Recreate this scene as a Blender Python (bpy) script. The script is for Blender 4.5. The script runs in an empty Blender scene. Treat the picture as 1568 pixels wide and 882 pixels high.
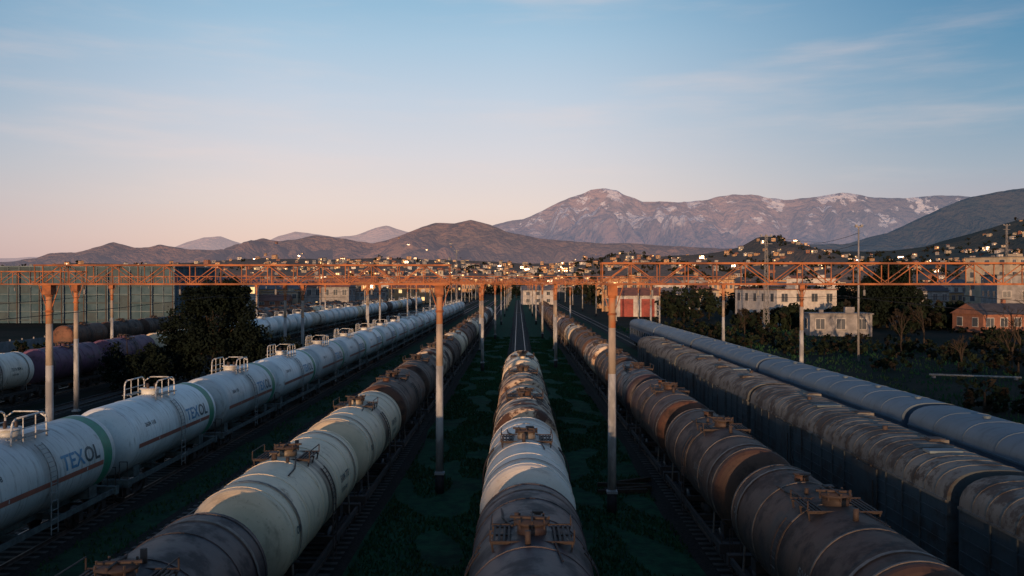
import bpy, bmesh, math, random
from mathutils import Vector, Matrix, noise
random.seed(7)
R = random.Random(11)
scene = bpy.context.scene
COL = scene.collection
pi = math.pi
FPX = 1300.0; VPX = 793.0; HY = 435.0; CAMH = 10.0

# ---------------------------------------------------------------- materials
def newmat(name):
    m = bpy.data.materials.new(name); m.use_nodes = True
    nt = m.node_tree; nt.nodes.clear()
    out = nt.nodes.new('ShaderNodeOutputMaterial')
    b = nt.nodes.new('ShaderNodeBsdfPrincipled')
    nt.links.new(b.outputs[0], out.inputs[0])
    return m, nt, b, out
def N(nt, t, **k):
    n = nt.nodes.new(t)
    for a, v in k.items(): setattr(n, a, v)
    return n
def coords(nt, scale=(1,1,1), rnd=True):
    tc = N(nt, 'ShaderNodeTexCoord'); mp = N(nt, 'ShaderNodeMapping')
    mp.inputs['Scale'].default_value = scale
    nt.links.new(tc.outputs['Object'], mp.inputs['Vector'])
    if rnd:
        oi = N(nt, 'ShaderNodeObjectInfo'); m = N(nt, 'ShaderNodeMath', operation='MULTIPLY'); m.inputs[1].default_value = 137.0
        nt.links.new(oi.outputs['Random'], m.inputs[0]); nt.links.new(m.outputs[0], mp.inputs['Location'])
    return mp.outputs[0]
def noisemask(nt, vec, scale, lo, hi, detail=6, rough=0.6):
    n = N(nt, 'ShaderNodeTexNoise'); n.inputs['Scale'].default_value = scale
    n.inputs['Detail'].default_value = detail; n.inputs['Roughness'].default_value = rough
    nt.links.new(vec, n.inputs['Vector'])
    mr = N(nt, 'ShaderNodeMapRange'); mr.interpolation_type = 'SMOOTHSTEP'
    mr.inputs['From Min'].default_value = lo; mr.inputs['From Max'].default_value = hi
    nt.links.new(n.outputs['Fac'], mr.inputs['Value'])
    return mr.outputs[0]
def maprange(nt, s, a, b, c=0.0, d=1.0):
    mr = N(nt, 'ShaderNodeMapRange'); mr.interpolation_type='SMOOTHSTEP'
    for k,v in (('From Min',a),('From Max',b),('To Min',c),('To Max',d)): mr.inputs[k].default_value=v
    nt.links.new(s, mr.inputs['Value']); return mr.outputs[0]
def mixc(nt, fac, a, b):
    m = N(nt, 'ShaderNodeMix', data_type='RGBA')
    for s, v in ((m.inputs[0], fac), (m.inputs[6], a), (m.inputs[7], b)):
        if isinstance(v, bpy.types.NodeSocket): nt.links.new(v, s)
        elif isinstance(v, (int, float)): s.default_value = v
        else: s.default_value = (v[0], v[1], v[2], 1)
    return m.outputs[2]
def mth(nt, op, a, b=None):
    m = N(nt, 'ShaderNodeMath', operation=op)
    for i, v in enumerate((a, b)):
        if v is None: continue
        if isinstance(v, bpy.types.NodeSocket): nt.links.new(v, m.inputs[i])
        else: m.inputs[i].default_value = v
    return m.outputs[0]
def bump(nt, b, vec, scale, dist=0.02, strength=0.5, detail=5):
    n = N(nt, 'ShaderNodeTexNoise'); n.inputs['Scale'].default_value = scale; n.inputs['Detail'].default_value = detail
    nt.links.new(vec, n.inputs['Vector'])
    bp = N(nt, 'ShaderNodeBump'); bp.inputs['Distance'].default_value = dist; bp.inputs['Strength'].default_value = strength
    nt.links.new(n.outputs['Fac'], bp.inputs['Height']); nt.links.new(bp.outputs[0], b.inputs['Normal'])

def m_simple(name, c1, c2=None, scale=2.0, rough=0.8, lo=0.35, hi=0.65, metal=0.0, bmp=0.0, sc=(1,1,1), emi=None, spec=None):
    m, nt, b, out = newmat(name)
    v = coords(nt, sc)
    if c2 is None: c2 = tuple(x*0.6 for x in c1)
    f = noisemask(nt, v, scale, lo, hi)
    nt.links.new(mixc(nt, f, c1, c2), b.inputs['Base Color'])
    b.inputs['Roughness'].default_value = rough; b.inputs['Metallic'].default_value = metal
    if spec is not None: b.inputs['Specular IOR Level'].default_value = spec
    if bmp: bump(nt, b, v, scale*3, bmp)
    if emi:
        b.inputs['Emission Color'].default_value = (*emi[0], 1); b.inputs['Emission Strength'].default_value = emi[1]
    return m

def m_tank(name, base, base2, rust, rlo, rhi, spill=0.8, rough=0.5, spillc=(0.035,0.028,0.024), grime=0.5):
    m, nt, b, out = newmat(name)
    v = coords(nt)
    vs = coords(nt, (0.35, 3.0, 0.35))
    var = noisemask(nt, v, 0.45, 0.35, 0.65, 4)
    c = mixc(nt, var, base, base2)
    st = noisemask(nt, vs, 2.2, 0.50, 0.74, 8, 0.65)
    c = mixc(nt, mth(nt, 'MULTIPLY', st, grime), c, tuple(x*0.38 for x in rust))
    p = noisemask(nt, v, 1.1, rlo, rhi, 10, 0.68)
    c = mixc(nt, p, c, rust)
    fine = noisemask(nt, v, 9.0, 0.58, 0.72, 6, 0.7)
    c = mixc(nt, mth(nt, 'MULTIPLY', fine, 0.45), c, tuple(x*0.5 for x in rust))
    tc = N(nt, 'ShaderNodeTexCoord'); sp = N(nt, 'ShaderNodeSeparateXYZ'); nt.links.new(tc.outputs['Object'], sp.inputs[0])
    ay = mth(nt, 'ABSOLUTE', sp.outputs[1])
    nz = N(nt, 'ShaderNodeTexNoise'); nz.inputs['Scale'].default_value = 1.3; nz.inputs['Detail'].default_value = 6; nt.links.new(vs, nz.inputs['Vector'])
    d = mth(nt, 'ADD', ay, mth(nt, 'MULTIPLY', nz.outputs['Fac'], 2.4))
    mr = N(nt, 'ShaderNodeMapRange'); mr.interpolation_type = 'SMOOTHSTEP'
    mr.inputs['From Min'].default_value = 2.15; mr.inputs['From Max'].default_value = 1.25
    nt.links.new(d, mr.inputs['Value'])
    c = mixc(nt, mth(nt, 'MULTIPLY', mr.outputs[0], spill), c, spillc)
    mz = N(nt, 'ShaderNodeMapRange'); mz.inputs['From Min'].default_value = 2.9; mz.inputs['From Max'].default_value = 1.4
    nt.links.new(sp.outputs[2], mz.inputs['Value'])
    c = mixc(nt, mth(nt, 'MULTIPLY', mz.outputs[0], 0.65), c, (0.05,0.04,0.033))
    oi = N(nt, 'ShaderNodeObjectInfo'); hv = N(nt, 'ShaderNodeHueSaturation'); nt.links.new(c, hv.inputs['Color'])
    rr_ = N(nt, 'ShaderNodeMapRange'); rr_.inputs['To Min'].default_value = 0.74; rr_.inputs['To Max'].default_value = 1.1
    nt.links.new(oi.outputs['Random'], rr_.inputs['Value']); nt.links.new(rr_.outputs[0], hv.inputs['Value'])
    nt.links.new(hv.outputs[0], b.inputs['Base Color'])
    rgh = mth(nt, 'ADD', mth(nt, 'MULTIPLY', p, 0.2), rough); nt.links.new(rgh, b.inputs['Roughness'])
    bump(nt, b, v, 1.6, 0.03, 0.35)
    return m

M = {}
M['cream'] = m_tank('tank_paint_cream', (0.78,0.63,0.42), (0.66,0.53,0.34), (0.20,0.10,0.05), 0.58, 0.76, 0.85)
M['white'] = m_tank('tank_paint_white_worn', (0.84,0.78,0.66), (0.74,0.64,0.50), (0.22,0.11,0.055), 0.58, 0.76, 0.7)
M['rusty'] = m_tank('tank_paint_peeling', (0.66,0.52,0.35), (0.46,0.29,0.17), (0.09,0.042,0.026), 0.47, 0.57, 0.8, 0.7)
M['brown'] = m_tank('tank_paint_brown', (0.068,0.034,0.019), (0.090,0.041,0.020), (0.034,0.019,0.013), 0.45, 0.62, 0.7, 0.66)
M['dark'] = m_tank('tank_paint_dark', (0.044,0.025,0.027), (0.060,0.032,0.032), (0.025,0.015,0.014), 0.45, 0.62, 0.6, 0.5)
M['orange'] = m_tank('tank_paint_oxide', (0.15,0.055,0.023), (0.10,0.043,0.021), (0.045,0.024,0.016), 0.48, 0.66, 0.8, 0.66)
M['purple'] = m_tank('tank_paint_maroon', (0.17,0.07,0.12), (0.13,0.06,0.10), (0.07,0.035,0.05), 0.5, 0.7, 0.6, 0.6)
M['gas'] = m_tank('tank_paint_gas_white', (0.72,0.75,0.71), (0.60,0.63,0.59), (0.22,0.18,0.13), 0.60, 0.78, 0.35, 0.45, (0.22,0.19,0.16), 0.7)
M['frame'] = m_simple('underframe_paint', (0.028,0.023,0.020), (0.050,0.033,0.025), 3, 0.85)
M['gframe'] = m_simple('underframe_grey', (0.10,0.125,0.115), (0.05,0.055,0.05), 3, 0.75)
M['fit'] = m_simple('fitting_metal', (0.060,0.040,0.030), (0.034,0.023,0.018), 5, 0.75)
M['fitwhite'] = m_simple('fitting_white', (0.58,0.60,0.58), (0.38,0.37,0.33), 5, 0.5)
M['ladderg'] = m_simple('ladder_grey', (0.24,0.26,0.25), (0.14,0.14,0.13), 5, 0.5)
M['strap'] = m_simple('strap_metal', (0.10,0.08,0.065), (0.18,0.15,0.12), 5, 0.65)
M['ring'] = m_simple('seam_ring_worn', (0.17,0.135,0.105), (0.05,0.036,0.028), 2, 0.65)
M['wheel'] = m_simple('wheel_steel', (0.10,0.08,0.07), (0.05,0.04,0.035), 5, 0.5, metal=0.4)
M['tblue'] = m_simple('lettering_blue', (0.05,0.20,0.34), (0.08,0.26,0.40), 5, 0.5)
M['tdark'] = m_simple('lettering_dark', (0.03,0.06,0.07), (0.05,0.09,0.10), 5, 0.5)
M['tpale'] = m_simple('lettering_pale', (0.22,0.19,0.16), (0.09,0.075,0.06), 5, 0.7)
M['red'] = m_simple('stripe_red', (0.34,0.11,0.07), (0.26,0.10,0.07), 4, 0.5)
M['green'] = m_simple('band_green', (0.04,0.26,0.14), (0.05,0.20,0.12), 4, 0.5)
M['rail'] = m_simple('rail_steel', (0.16,0.12,0.10), (0.09,0.06,0.05), 4, 0.4, metal=0.6)
M['sleeper'] = m_simple('sleeper_concrete', (0.08,0.07,0.06), (0.04,0.036,0.03), 4, 0.9)
M['ballast'] = m_simple('ballast', (0.034,0.030,0.026), (0.014,0.014,0.012), 9, 0.95, bmp=0.04, spec=0.1)
M['rust'] = m_simple('rusted_steel', (0.40,0.135,0.045), (0.17,0.062,0.027), 1.0, 0.85, lo=0.38, hi=0.62)
M['rustc'] = m_simple('rust_stained_concrete', (0.44,0.15,0.055), (0.34,0.20,0.11), 2.5, 0.85, sc=(1,1,0.5))
M['conc'] = m_simple('pole_concrete', (0.38,0.31,0.24), (0.25,0.21,0.17), 3, 0.85, sc=(1,1,0.3))
M['polewhite'] = m_simple('pole_whitewash', (0.38,0.38,0.36), (0.22,0.22,0.21), 2.2, 0.85, sc=(1,1,0.3), lo=0.42, hi=0.58)
M['black'] = m_simple('pole_black', (0.012,0.012,0.012), (0.025,0.02,0.02), 5, 0.85)
M['bark'] = m_simple('bark', (0.05,0.038,0.027), (0.03,0.023,0.017), 6, 0.9, spec=0.1)
M['leafx'] = m_simple('foliage_evergreen', (0.010,0.016,0.012), (0.006,0.010,0.008), 1.5, 1.0, spec=0.05)
M['leafd'] = m_simple('foliage_dark', (0.012,0.019,0.012), (0.008,0.013,0.009), 1.5, 1.0, spec=0.05)
M['leafm'] = m_simple('foliage_mid', (0.022,0.031,0.017), (0.014,0.021,0.012), 1.5, 1.0, spec=0.05)
M['leafb'] = m_simple('foliage_brown', (0.030,0.025,0.018), (0.018,0.016,0.012), 1.5, 1.0, spec=0.05)
M['glass'] = m_simple('window_glass', (0.05,0.06,0.07), (0.09,0.10,0.11), 0.3, 0.15)
M['wglint'] = m_simple('window_sun_glint', (0.8,0.5,0.2), (0.8,0.6,0.3), 0.3, 0.5, emi=((1.0,0.60,0.24), 1.5))  # glowing panes stand in for low-sun glints on window glass
M['wallw'] = m_simple('plaster_white', (0.52,0.49,0.44), (0.37,0.345,0.31), 0.8, 0.85)
M['wallc'] = m_simple('plaster_cream', (0.44,0.37,0.27), (0.33,0.28,0.20), 0.8, 0.85)
M['wallg'] = m_simple('concrete_grey', (0.27,0.26,0.25), (0.17,0.165,0.16), 0.8, 0.9)
M['wallo'] = m_simple('plaster_ochre', (0.50,0.30,0.15), (0.37,0.22,0.115), 0.8, 0.85)
M['wallb'] = m_simple('brick_red', (0.28,0.12,0.07), (0.19,0.085,0.055), 1.0, 0.85)
M['roofr'] = m_simple('roof_rust', (0.22,0.09,0.06), (0.14,0.065,0.045), 0.8, 0.8)
M['roofg'] = m_simple('roof_grey', (0.16,0.155,0.155), (0.10,0.095,0.095), 0.8, 0.8)
M['roofd'] = m_simple('roof_dark', (0.07,0.065,0.065), (0.045,0.04,0.04), 0.8, 0.8)
M['door'] = m_simple('door_red', (0.30,0.05,0.035), (0.20,0.04,0.03), 1.0, 0.7)
M['hall'] = m_simple('hall_cladding', (0.045,0.075,0.085), (0.03,0.05,0.06), 0.4, 0.8)
M['hallframe'] = m_simple('hall_frame', (0.15,0.20,0.22), (0.085,0.115,0.13), 0.4, 0.85)
M['hallglass'] = m_simple('hall_glass', (0.028,0.065,0.085), (0.06,0.105,0.13), 0.25, 0.7, spec=0.2)
def m_wagon(name, a, b2, patch, lo, hi, rough=0.6):
    m, nt, b, out = newmat(name)
    v = coords(nt); vs = coords(nt, (0.5,2.2,0.5))
    c = mixc(nt, noisemask(nt, v, 0.35, 0.35, 0.65), a, b2)
    c = mixc(nt, noisemask(nt, v, 0.9, lo, hi, 12, 0.72), c, patch)
    c = mixc(nt, mth(nt, 'MULTIPLY', noisemask(nt, vs, 1.5, 0.5, 0.75, 8), 0.6), c, tuple(x*0.35 for x in a))
    nt.links.new(c, b.inputs['Base Color']); b.inputs['Roughness'].default_value = rough
    bump(nt, b, v, 2.0, 0.03, 0.4)
    return m
M['vroof'] = m_wagon('van_roof_peeling', (0.18,0.17,0.14), (0.11,0.105,0.09), (0.050,0.036,0.025), 0.46, 0.56, 0.78)
M['vside'] = m_wagon('van_side_grey', (0.060,0.075,0.08), (0.042,0.055,0.06), (0.038,0.028,0.024), 0.48, 0.62)
M['croof'] = m_wagon('coach_roof_blue_grey', (0.12,0.165,0.20), (0.09,0.13,0.16), (0.06,0.07,0.08), 0.56, 0.75, 0.6)
M['cside'] = m_wagon('coach_side_blue', (0.055,0.095,0.145), (0.042,0.07,0.11), (0.036,0.05,0.07), 0.6, 0.75, 0.6)

def m_ground():
    m, nt, b, out = newmat('yard_ground')
    v = coords(nt, rnd=False)
    grass = mixc(nt, noisemask(nt, v, 1.6, 0.35, 0.65, 8), (0.022,0.080,0.040), (0.012,0.042,0.025))
    soil = mixc(nt, noisemask(nt, v, 0.8, 0.35, 0.65, 8), (0.032,0.034,0.026), (0.015,0.020,0.015))
    c = mixc(nt, noisemask(nt, v, 0.22, 0.50, 0.74, 12, 0.72), grass, soil)
    sp = N(nt, 'ShaderNodeSeparateXYZ'); tc = N(nt, 'ShaderNodeTexCoord'); nt.links.new(tc.outputs['Object'], sp.inputs[0])
    dry = mixc(nt, noisemask(nt, v, 0.05, 0.4, 0.6, 10), (0.030,0.026,0.019), (0.013,0.018,0.012))
    c = mixc(nt, maprange(nt, mth(nt, 'ABSOLUTE', sp.outputs[0]), 10, 26), c, dry)
    nt.links.new(c, b.inputs['Base Color']); b.inputs['Roughness'].default_value = 0.95
    b.inputs['Specular IOR Level'].default_value = 0.05
    bump(nt, b, v, 6, 0.06, 0.6)
    return m
M['ground'] = m_ground()
M['grass'] = m_simple('grass_blades', (0.020,0.078,0.034), (0.036,0.066,0.026), 0.5, 1.0, spec=0.05)

def m_hill(name, c1, c2, c3, haze_lo, haze_hi, hf, snow=None, nscale=0.002, bd=0.0, hz=(0,1), xshade=None):
    m, nt, b, out = newmat(name)
    v = coords(nt, rnd=False)
    tcc = N(nt, 'ShaderNodeTexCoord'); spz = N(nt, 'ShaderNodeSeparateXYZ'); nt.links.new(tcc.outputs['Object'], spz.inputs[0])
    c = mixc(nt, noisemask(nt, v, nscale, 0.4, 0.6, 12, 0.65), c1, c2)
    c = mixc(nt, noisemask(nt, v, nscale*6, 0.48, 0.60, 12, 0.72), c, c3)
    em = N(nt, 'ShaderNodeEmission'); em.inputs[1].default_value = 1.0  # air haze painted in as a glow mixed over the surface
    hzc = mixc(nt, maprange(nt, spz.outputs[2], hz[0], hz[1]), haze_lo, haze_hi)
    if xshade:
        fx = maprange(nt, spz.outputs[0], xshade[0], xshade[1])  # shade of the right-hand slopes painted into surface and haze colour
        c = mixc(nt, mth(nt,'MULTIPLY',fx,0.85), c, xshade[2]); hzc = mixc(nt, fx, hzc, xshade[3])
    if snow:
        s = noisemask(nt, v, nscale*3.2, 0.53, 0.56, 12, 0.68)
        c = mixc(nt, mth(nt, 'MULTIPLY', mth(nt, 'MULTIPLY', s, maprange(nt, spz.outputs[2], *snow)), 0.9), c, (0.80,0.77,0.78))
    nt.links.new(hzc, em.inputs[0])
    nt.links.new(c, b.inputs['Base Color']); b.inputs['Roughness'].default_value = 1.0
    b.inputs['Specular IOR Level'].default_value = 0.0
    if bd: bump(nt, b, v, nscale*14, bd, 1.0, 12)
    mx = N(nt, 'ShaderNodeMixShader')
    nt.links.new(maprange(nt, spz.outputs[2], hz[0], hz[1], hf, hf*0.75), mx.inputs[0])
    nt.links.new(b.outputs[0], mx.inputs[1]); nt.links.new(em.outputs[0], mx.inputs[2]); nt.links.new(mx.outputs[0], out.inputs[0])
    return m
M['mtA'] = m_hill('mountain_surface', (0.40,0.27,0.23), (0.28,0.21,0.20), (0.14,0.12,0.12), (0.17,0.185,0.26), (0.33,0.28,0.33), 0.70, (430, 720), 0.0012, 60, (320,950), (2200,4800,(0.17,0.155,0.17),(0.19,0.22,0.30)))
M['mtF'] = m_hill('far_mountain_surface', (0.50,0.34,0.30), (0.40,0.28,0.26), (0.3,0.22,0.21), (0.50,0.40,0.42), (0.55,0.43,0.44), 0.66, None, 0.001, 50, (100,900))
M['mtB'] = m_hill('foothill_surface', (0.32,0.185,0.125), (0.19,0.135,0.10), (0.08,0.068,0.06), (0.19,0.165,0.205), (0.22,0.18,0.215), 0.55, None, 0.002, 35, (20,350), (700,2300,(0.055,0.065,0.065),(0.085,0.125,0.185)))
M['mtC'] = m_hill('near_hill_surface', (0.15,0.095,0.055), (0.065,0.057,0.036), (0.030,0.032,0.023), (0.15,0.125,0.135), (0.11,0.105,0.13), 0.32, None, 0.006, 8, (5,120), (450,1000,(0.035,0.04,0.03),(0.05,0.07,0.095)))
M['shaderidge'] = m_simple('added_shade_ridge_surface', (0.06,0.06,0.035), (0.03,0.035,0.02), 0.3, 0.95)  # surface of the added shading ridge

# ---------------------------------------------------------------- mesh builder
class MB:
    def __init__(s): s.v=[]; s.f=[]; s.m=[]; s.s=[]; s.slots=[]
    def mi(s, key):
        if key not in s.slots: s.slots.append(key)
        return s.slots.index(key)
    def add(s, vs, fs, key, smooth=False):
        o=len(s.v); s.v.extend([tuple(p) for p in vs]); k=s.mi(key)
        for f in fs: s.f.append(tuple(i+o for i in f)); s.m.append(k); s.s.append(smooth)
    def box(s, c, sz, key, rz=0.0):
        x,y,z=sz[0]/2,sz[1]/2,sz[2]/2; vs=[]
        cr,sr=math.cos(rz),math.sin(rz)
        for dz in (-z,z):
            for dx,dy in ((-x,-y),(x,-y),(x,y),(-x,y)):
                vs.append((c[0]+dx*cr-dy*sr, c[1]+dx*sr+dy*cr, c[2]+dz))
        s.add(vs, [(3,2,1,0),(4,5,6,7),(0,1,5,4),(1,2,6,5),(2,3,7,6),(3,0,4,7)], key)
    def tube(s, p0, p1, r, key, seg=6, r1=None, cap=True):
        p0=Vector(p0); p1=Vector(p1); d=p1-p0
        if d.length<1e-6: return
        q=d.to_track_quat('Z','Y'); r1=r if r1 is None else r1
        vs=[]
        for p,rr in ((p0,r),(p1,r1)):
            for i in range(seg):
                a=2*pi*(i+0.5)/seg; vs.append(p+q@Vector((rr*math.cos(a),rr*math.sin(a),0)))
        fs=[(i,(i+1)%seg,seg+(i+1)%seg,seg+i) for i in range(seg)]
        if cap: fs+= [tuple(range(seg-1,-1,-1)), tuple(range(seg,2*seg))]
        s.add(vs, fs, key, seg>6)
    def path(s, pts, r, key, seg=6):
        for a,b in zip(pts[:-1],pts[1:]): s.tube(a,b,r,key,seg)
    def lathe(s, prof, cz, seg, keyf, smooth=True):
        vs=[]
        for (y,r,_) in prof:
            for i in range(seg):
                a=2*pi*i/seg; vs.append((r*math.cos(a), y, cz+r*math.sin(a)))
        for j in range(len(prof)-1):
            a=vs[j*seg:(j+2)*seg]
            fs=[(i, i+seg, (i+1)%seg+seg, (i+1)%seg) for i in range(seg)]
            s.add(a, fs, prof[j][2] or keyf, smooth)
    def obj(s, name, loc=(0,0,0), rz=0.0, mesh=None):
        me = mesh or s.mesh(name)
        o=bpy.data.objects.new(name, me); o.location=loc; o.rotation_euler=(0,0,rz); COL.objects.link(o); return o
    def mesh(s, name):
        me=bpy.data.meshes.new(name); me.from_pydata(s.v,[],s.f)
        for k in s.slots: me.materials.append(M[k])
        me.polygons.foreach_set('material_index', s.m); me.polygons.foreach_set('use_smooth', s.s)
        me.update(); return me
def place(name, me, loc, rz=0.0):
    o=bpy.data.objects.new(name, me); o.location=loc; o.rotation_euler=(0,0,rz); COL.objects.link(o); return o

# ---------------------------------------------------------------- rolling stock
def bogie(mb, yc, key='frame'):
    for dy in (-0.93,0.93):
        mb.tube((-0.8,yc+dy,0.63),(0.8,yc+dy,0.63),0.08,'wheel',8)
        for sx in (-0.76,0.76):
            mb.tube((sx-0.065,yc+dy,0.63),(sx+0.065,yc+dy,0.63),0.475,'wheel',20)
        for sx in (-1.02,1.02): mb.box((sx,yc+dy,0.66),(0.2,0.34,0.32),key)
    for sx in (-1.02,1.02):
        mb.box((sx,yc,0.9),(0.14,2.2,0.16),key); mb.box((sx,yc,0.5),(0.14,0.9,0.14),key)
        mb.tube((sx,yc-0.95,0.88),(sx,yc-0.4,0.5),0.06,key); mb.tube((sx,yc+0.95,0.88),(sx,yc+0.4,0.5),0.06,key)
        for k in (-0.16,0,0.16): mb.tube((sx,yc+k,0.55),(sx,yc+k,0.84),0.06,'fit',6)
    mb.box((0,yc,0.78),(2.1,0.5,0.26),key)
def ladder(mb, side, y0, Rt, cz, key, w=0.42, a0=62):
    rr=Rt+0.10; st=[]
    for k in range(9):
        a=math.radians(a0*(1-k/8.0)); st.append((side*rr*math.cos(a), cz+rr*math.sin(a)))
    st.append((side*rr,1.9)); st.append((side*rr,0.85))
    for dy in (-w/2,w/2): mb.path([(x,y0+dy,z) for x,z in st],0.022,key,5)
    for (x0,z0),(x1,z1) in zip(st[:-1],st[1:]):
        L=math.hypot(x1-x0,z1-z0); n=max(1,int(round(L/0.32)))
        for i in range(n):
            t=(i+0.5)/n; x=x0+(x1-x0)*t; z=z0+(z1-z0)*t
            mb.tube((x,y0-w/2,z),(x,y0+w/2,z),0.014,key,5)
def underframe(mb, hl, key, wside=1.35):
    mb.box((0,0,1.16),(0.5,2*hl,0.3),key)
    for e in (-1,1):
        mb.box((0,e*(hl-0.15),1.14),(2.9,0.3,0.34),key)
        mb.box((0,e*(hl+0.2),1.06),(0.28,0.5,0.28),'fit'); mb.box((0.05,e*(hl+0.45),1.06),(0.42,0.18,0.34),'fit')
        for sx in (-1.2,1.2): mb.path([(sx,e*(hl+0.02),1.1),(sx,e*(hl+0.05),0.55),(sx*0.8,e*(hl+0.05),0.55),(sx*0.8,e*(hl+0.02),1.1)],0.02,'fit',5)
        mb.tube((-1.0,e*(hl+0.05),1.3),(-1.0,e*(hl+0.05),1.9),0.02,'fit',5)
        mb.path([(1.35,e*(hl-0.1),1.3),(1.35,e*(hl-0.1),2.1),(1.0,e*(hl-0.1),2.1),(1.0,e*(hl-0.1),1.3)],0.018,'fit',5)
    for sx in (-wside,wside): mb.box((sx,0,1.14),(0.1,2*hl-0.6,0.2),key)
    for y in (-1.4,1.4): mb.box((0,y,1.1),(2.7,0.16,0.2),key)
    mb.tube((-0.5,0.3,0.8),(-0.5,1.0,0.8),0.18,'fit',10); mb.tube((0.4,-1.4,0.78),(0.4,-0.4,0.78),0.2,'fit',10)

def text_mesh_verts(txt, size):
    cu=bpy.data.curves.new('t','FONT'); cu.body=txt; cu.size=size; cu.resolution_u=3; cu.offset=0.02*size
    ob=bpy.data.objects.new('t',cu); COL.objects.link(ob)
    dg=bpy.context.evaluated_depsgraph_get(); me=bpy.data.meshes.new_from_object(ob.evaluated_get(dg))
    bm=bmesh.new(); bm.from_mesh(me)
    for k in range(1,8):
        g=bm.verts[:]+bm.edges[:]+bm.faces[:]
        bmesh.ops.bisect_plane(bm, geom=g, plane_co=(0,size*0.1*k,0), plane_no=(0,1,0))
    bm.verts.index_update()
    vs=[v.co.copy() for v in bm.verts]; fs=[tuple(v.index for v in f.verts) for f in bm.faces]
    bm.free(); bpy.data.objects.remove(ob); bpy.data.meshes.remove(me)
    w=max(v.x for v in vs)
    return vs,fs,w
def tank_text(mb, txt, size, y0, ang, Rt, cz, key, side=1, stretch=1.05):
    vv,ff,w=text_mesh_verts(txt,size); out=[]
    for p in vv:
        a=math.radians(ang)+p.y/Rt; yy=y0+p.x*stretch if side>0 else -y0-p.x*stretch
        out.append((side*(Rt+0.012)*math.cos(a), yy, cz+(Rt+0.012)*math.sin(a)))
    mb.add(out,ff,key); return w

def tank_mesh(name, key, ringkey=None, tkey='tdark', num='5104 7732', variant=0):
    mb=MB(); Rt=1.5; cz=2.85; hl=4.75
    prof=[]
    for k in range(9):
        a=pi/2*k/8; prof.append((-hl-0.42*math.cos(a), max(0.001,Rt*math.sin(a)), None))
    prof.append((-hl+0.02,Rt,None))
    seam=[-4.6,-3.0,-1.15,1.15,3.0,4.6] if variant==0 else [-4.6,-2.3,0.0,2.3,4.6]
    for y in seam:
        prof += [(y-0.035,Rt,ringkey),(y-0.03,Rt+0.02,ringkey),(y+0.03,Rt+0.02,ringkey),(y+0.035,Rt,None)]
    prof.append((hl-0.02,Rt,None))
    for k in range(8,-1,-1):
        a=pi/2*k/8; prof.append((hl+0.42*math.cos(a), max(0.001,Rt*math.sin(a)), None))
    mb.lathe(prof,cz,48,key)
    for y in (-4.0,4.0):
        n=24; vs=[]
        for i in range(n+1):
            a=math.radians(-35+250*i/n); rr=Rt+0.035
            vs += [(rr*math.cos(a),y-0.06,cz+rr*math.sin(a)),(rr*math.cos(a),y+0.06,cz+rr*math.sin(a))]
        mb.add(vs,[(2*i,2*i+1,2*i+3,2*i+2) for i in range(n)],'strap',True)
        for sx in (-1,1): mb.tube((sx*1.26,y,2.0),(sx*1.3,y,1.2),0.035,'strap',6)
        mb.box((0,y,1.42),(2.0,0.5,0.36),'frame')
    top=cz+Rt
    mb.tube((0,0,top-0.1),(0,0,top+0.2),0.34,key,20); mb.tube((0,0,top+0.2),(0,0,top+0.27),0.41,'fit',20)
    mb.tube((-0.36,0,top+0.29),(0.5,0,top+0.33),0.035,'fit',6); mb.tube((0,-0.4,top+0.31),(0,0.4,top+0.31),0.03,'fit',6)
    for i in range(8):
        a=2*pi*i/8; mb.tube((0.39*math.cos(a),0.39*math.sin(a),top+0.12),(0.39*math.cos(a),0.39*math.sin(a),top+0.34),0.025,'fit',5)
    vy=0.95 if variant==0 else 1.6
    mb.tube((0.1,vy,top-0.05),(0.1,vy,top+0.28),0.07,'fit',8); mb.tube((-0.15,-0.9,top-0.05),(-0.15,-0.9,top+0.2),0.09,'fit',8)
    mb.box((-0.15,-0.9,top+0.22),(0.26,0.26,0.05),'fit'); mb.tube((0.35,-1.15,top-0.08),(0.35,-1.15,top+0.12),0.06,'fit',8)
    if variant==1: mb.tube((0,-2.6,top-0.05),(0,-2.6,top+0.16),0.2,key,14); mb.tube((0,-2.6,top+0.16),(0,-2.6,top+0.2),0.25,'fit',14)
    for sx in (-1,1):
        for k in range(4): mb.box((sx*(0.52+0.11*k),0,top-0.06),(0.05,1.35,0.03),'fit')
        for y in (-0.62,0,0.62): mb.box((sx*0.68,y,top-0.09),(0.5,0.05,0.04),'fit'); mb.tube((sx*0.9,y,top-0.09),(sx*0.86,y,top-0.33),0.025,'fit',5)
        if variant==0 or sx>0:
            mb.path([(sx*0.93,-0.66,top-0.06),(sx*0.93,-0.66,top+0.2),(sx*0.93,0.66,top+0.2),(sx*0.93,0.66,top-0.06)],0.018,'fit',5)
        ladder(mb,sx,0.0,Rt,cz,'fit',0.42,42)
    for y in (-0.68,0.68): mb.path([(-0.92,y,top-0.04),(0.92,y,top-0.04)],0.022,'fit',5)
    mb.path([(0.45,-0.5,top-0.02),(0.7,-1.6,top-0.13),(0.75,-2.5,top-0.15)],0.025,'fit',5)
    mb.path([(-0.5,0.6,top-0.05),(-0.62,1.8,top-0.1)],0.02,'fit',5)
    for side in (1,-1):
        tank_text(mb,num,0.34,1.6,6,Rt,cz,tkey,side); tank_text(mb,'12-B  60t',0.22,1.7,-8,Rt,cz,tkey,side); tank_text(mb,'OIL',0.30,-4.4,4,Rt,cz,tkey,side)
    underframe(mb,5.55,'frame'); bogie(mb,-3.9); bogie(mb,3.9)
    return mb.mesh(name)

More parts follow.
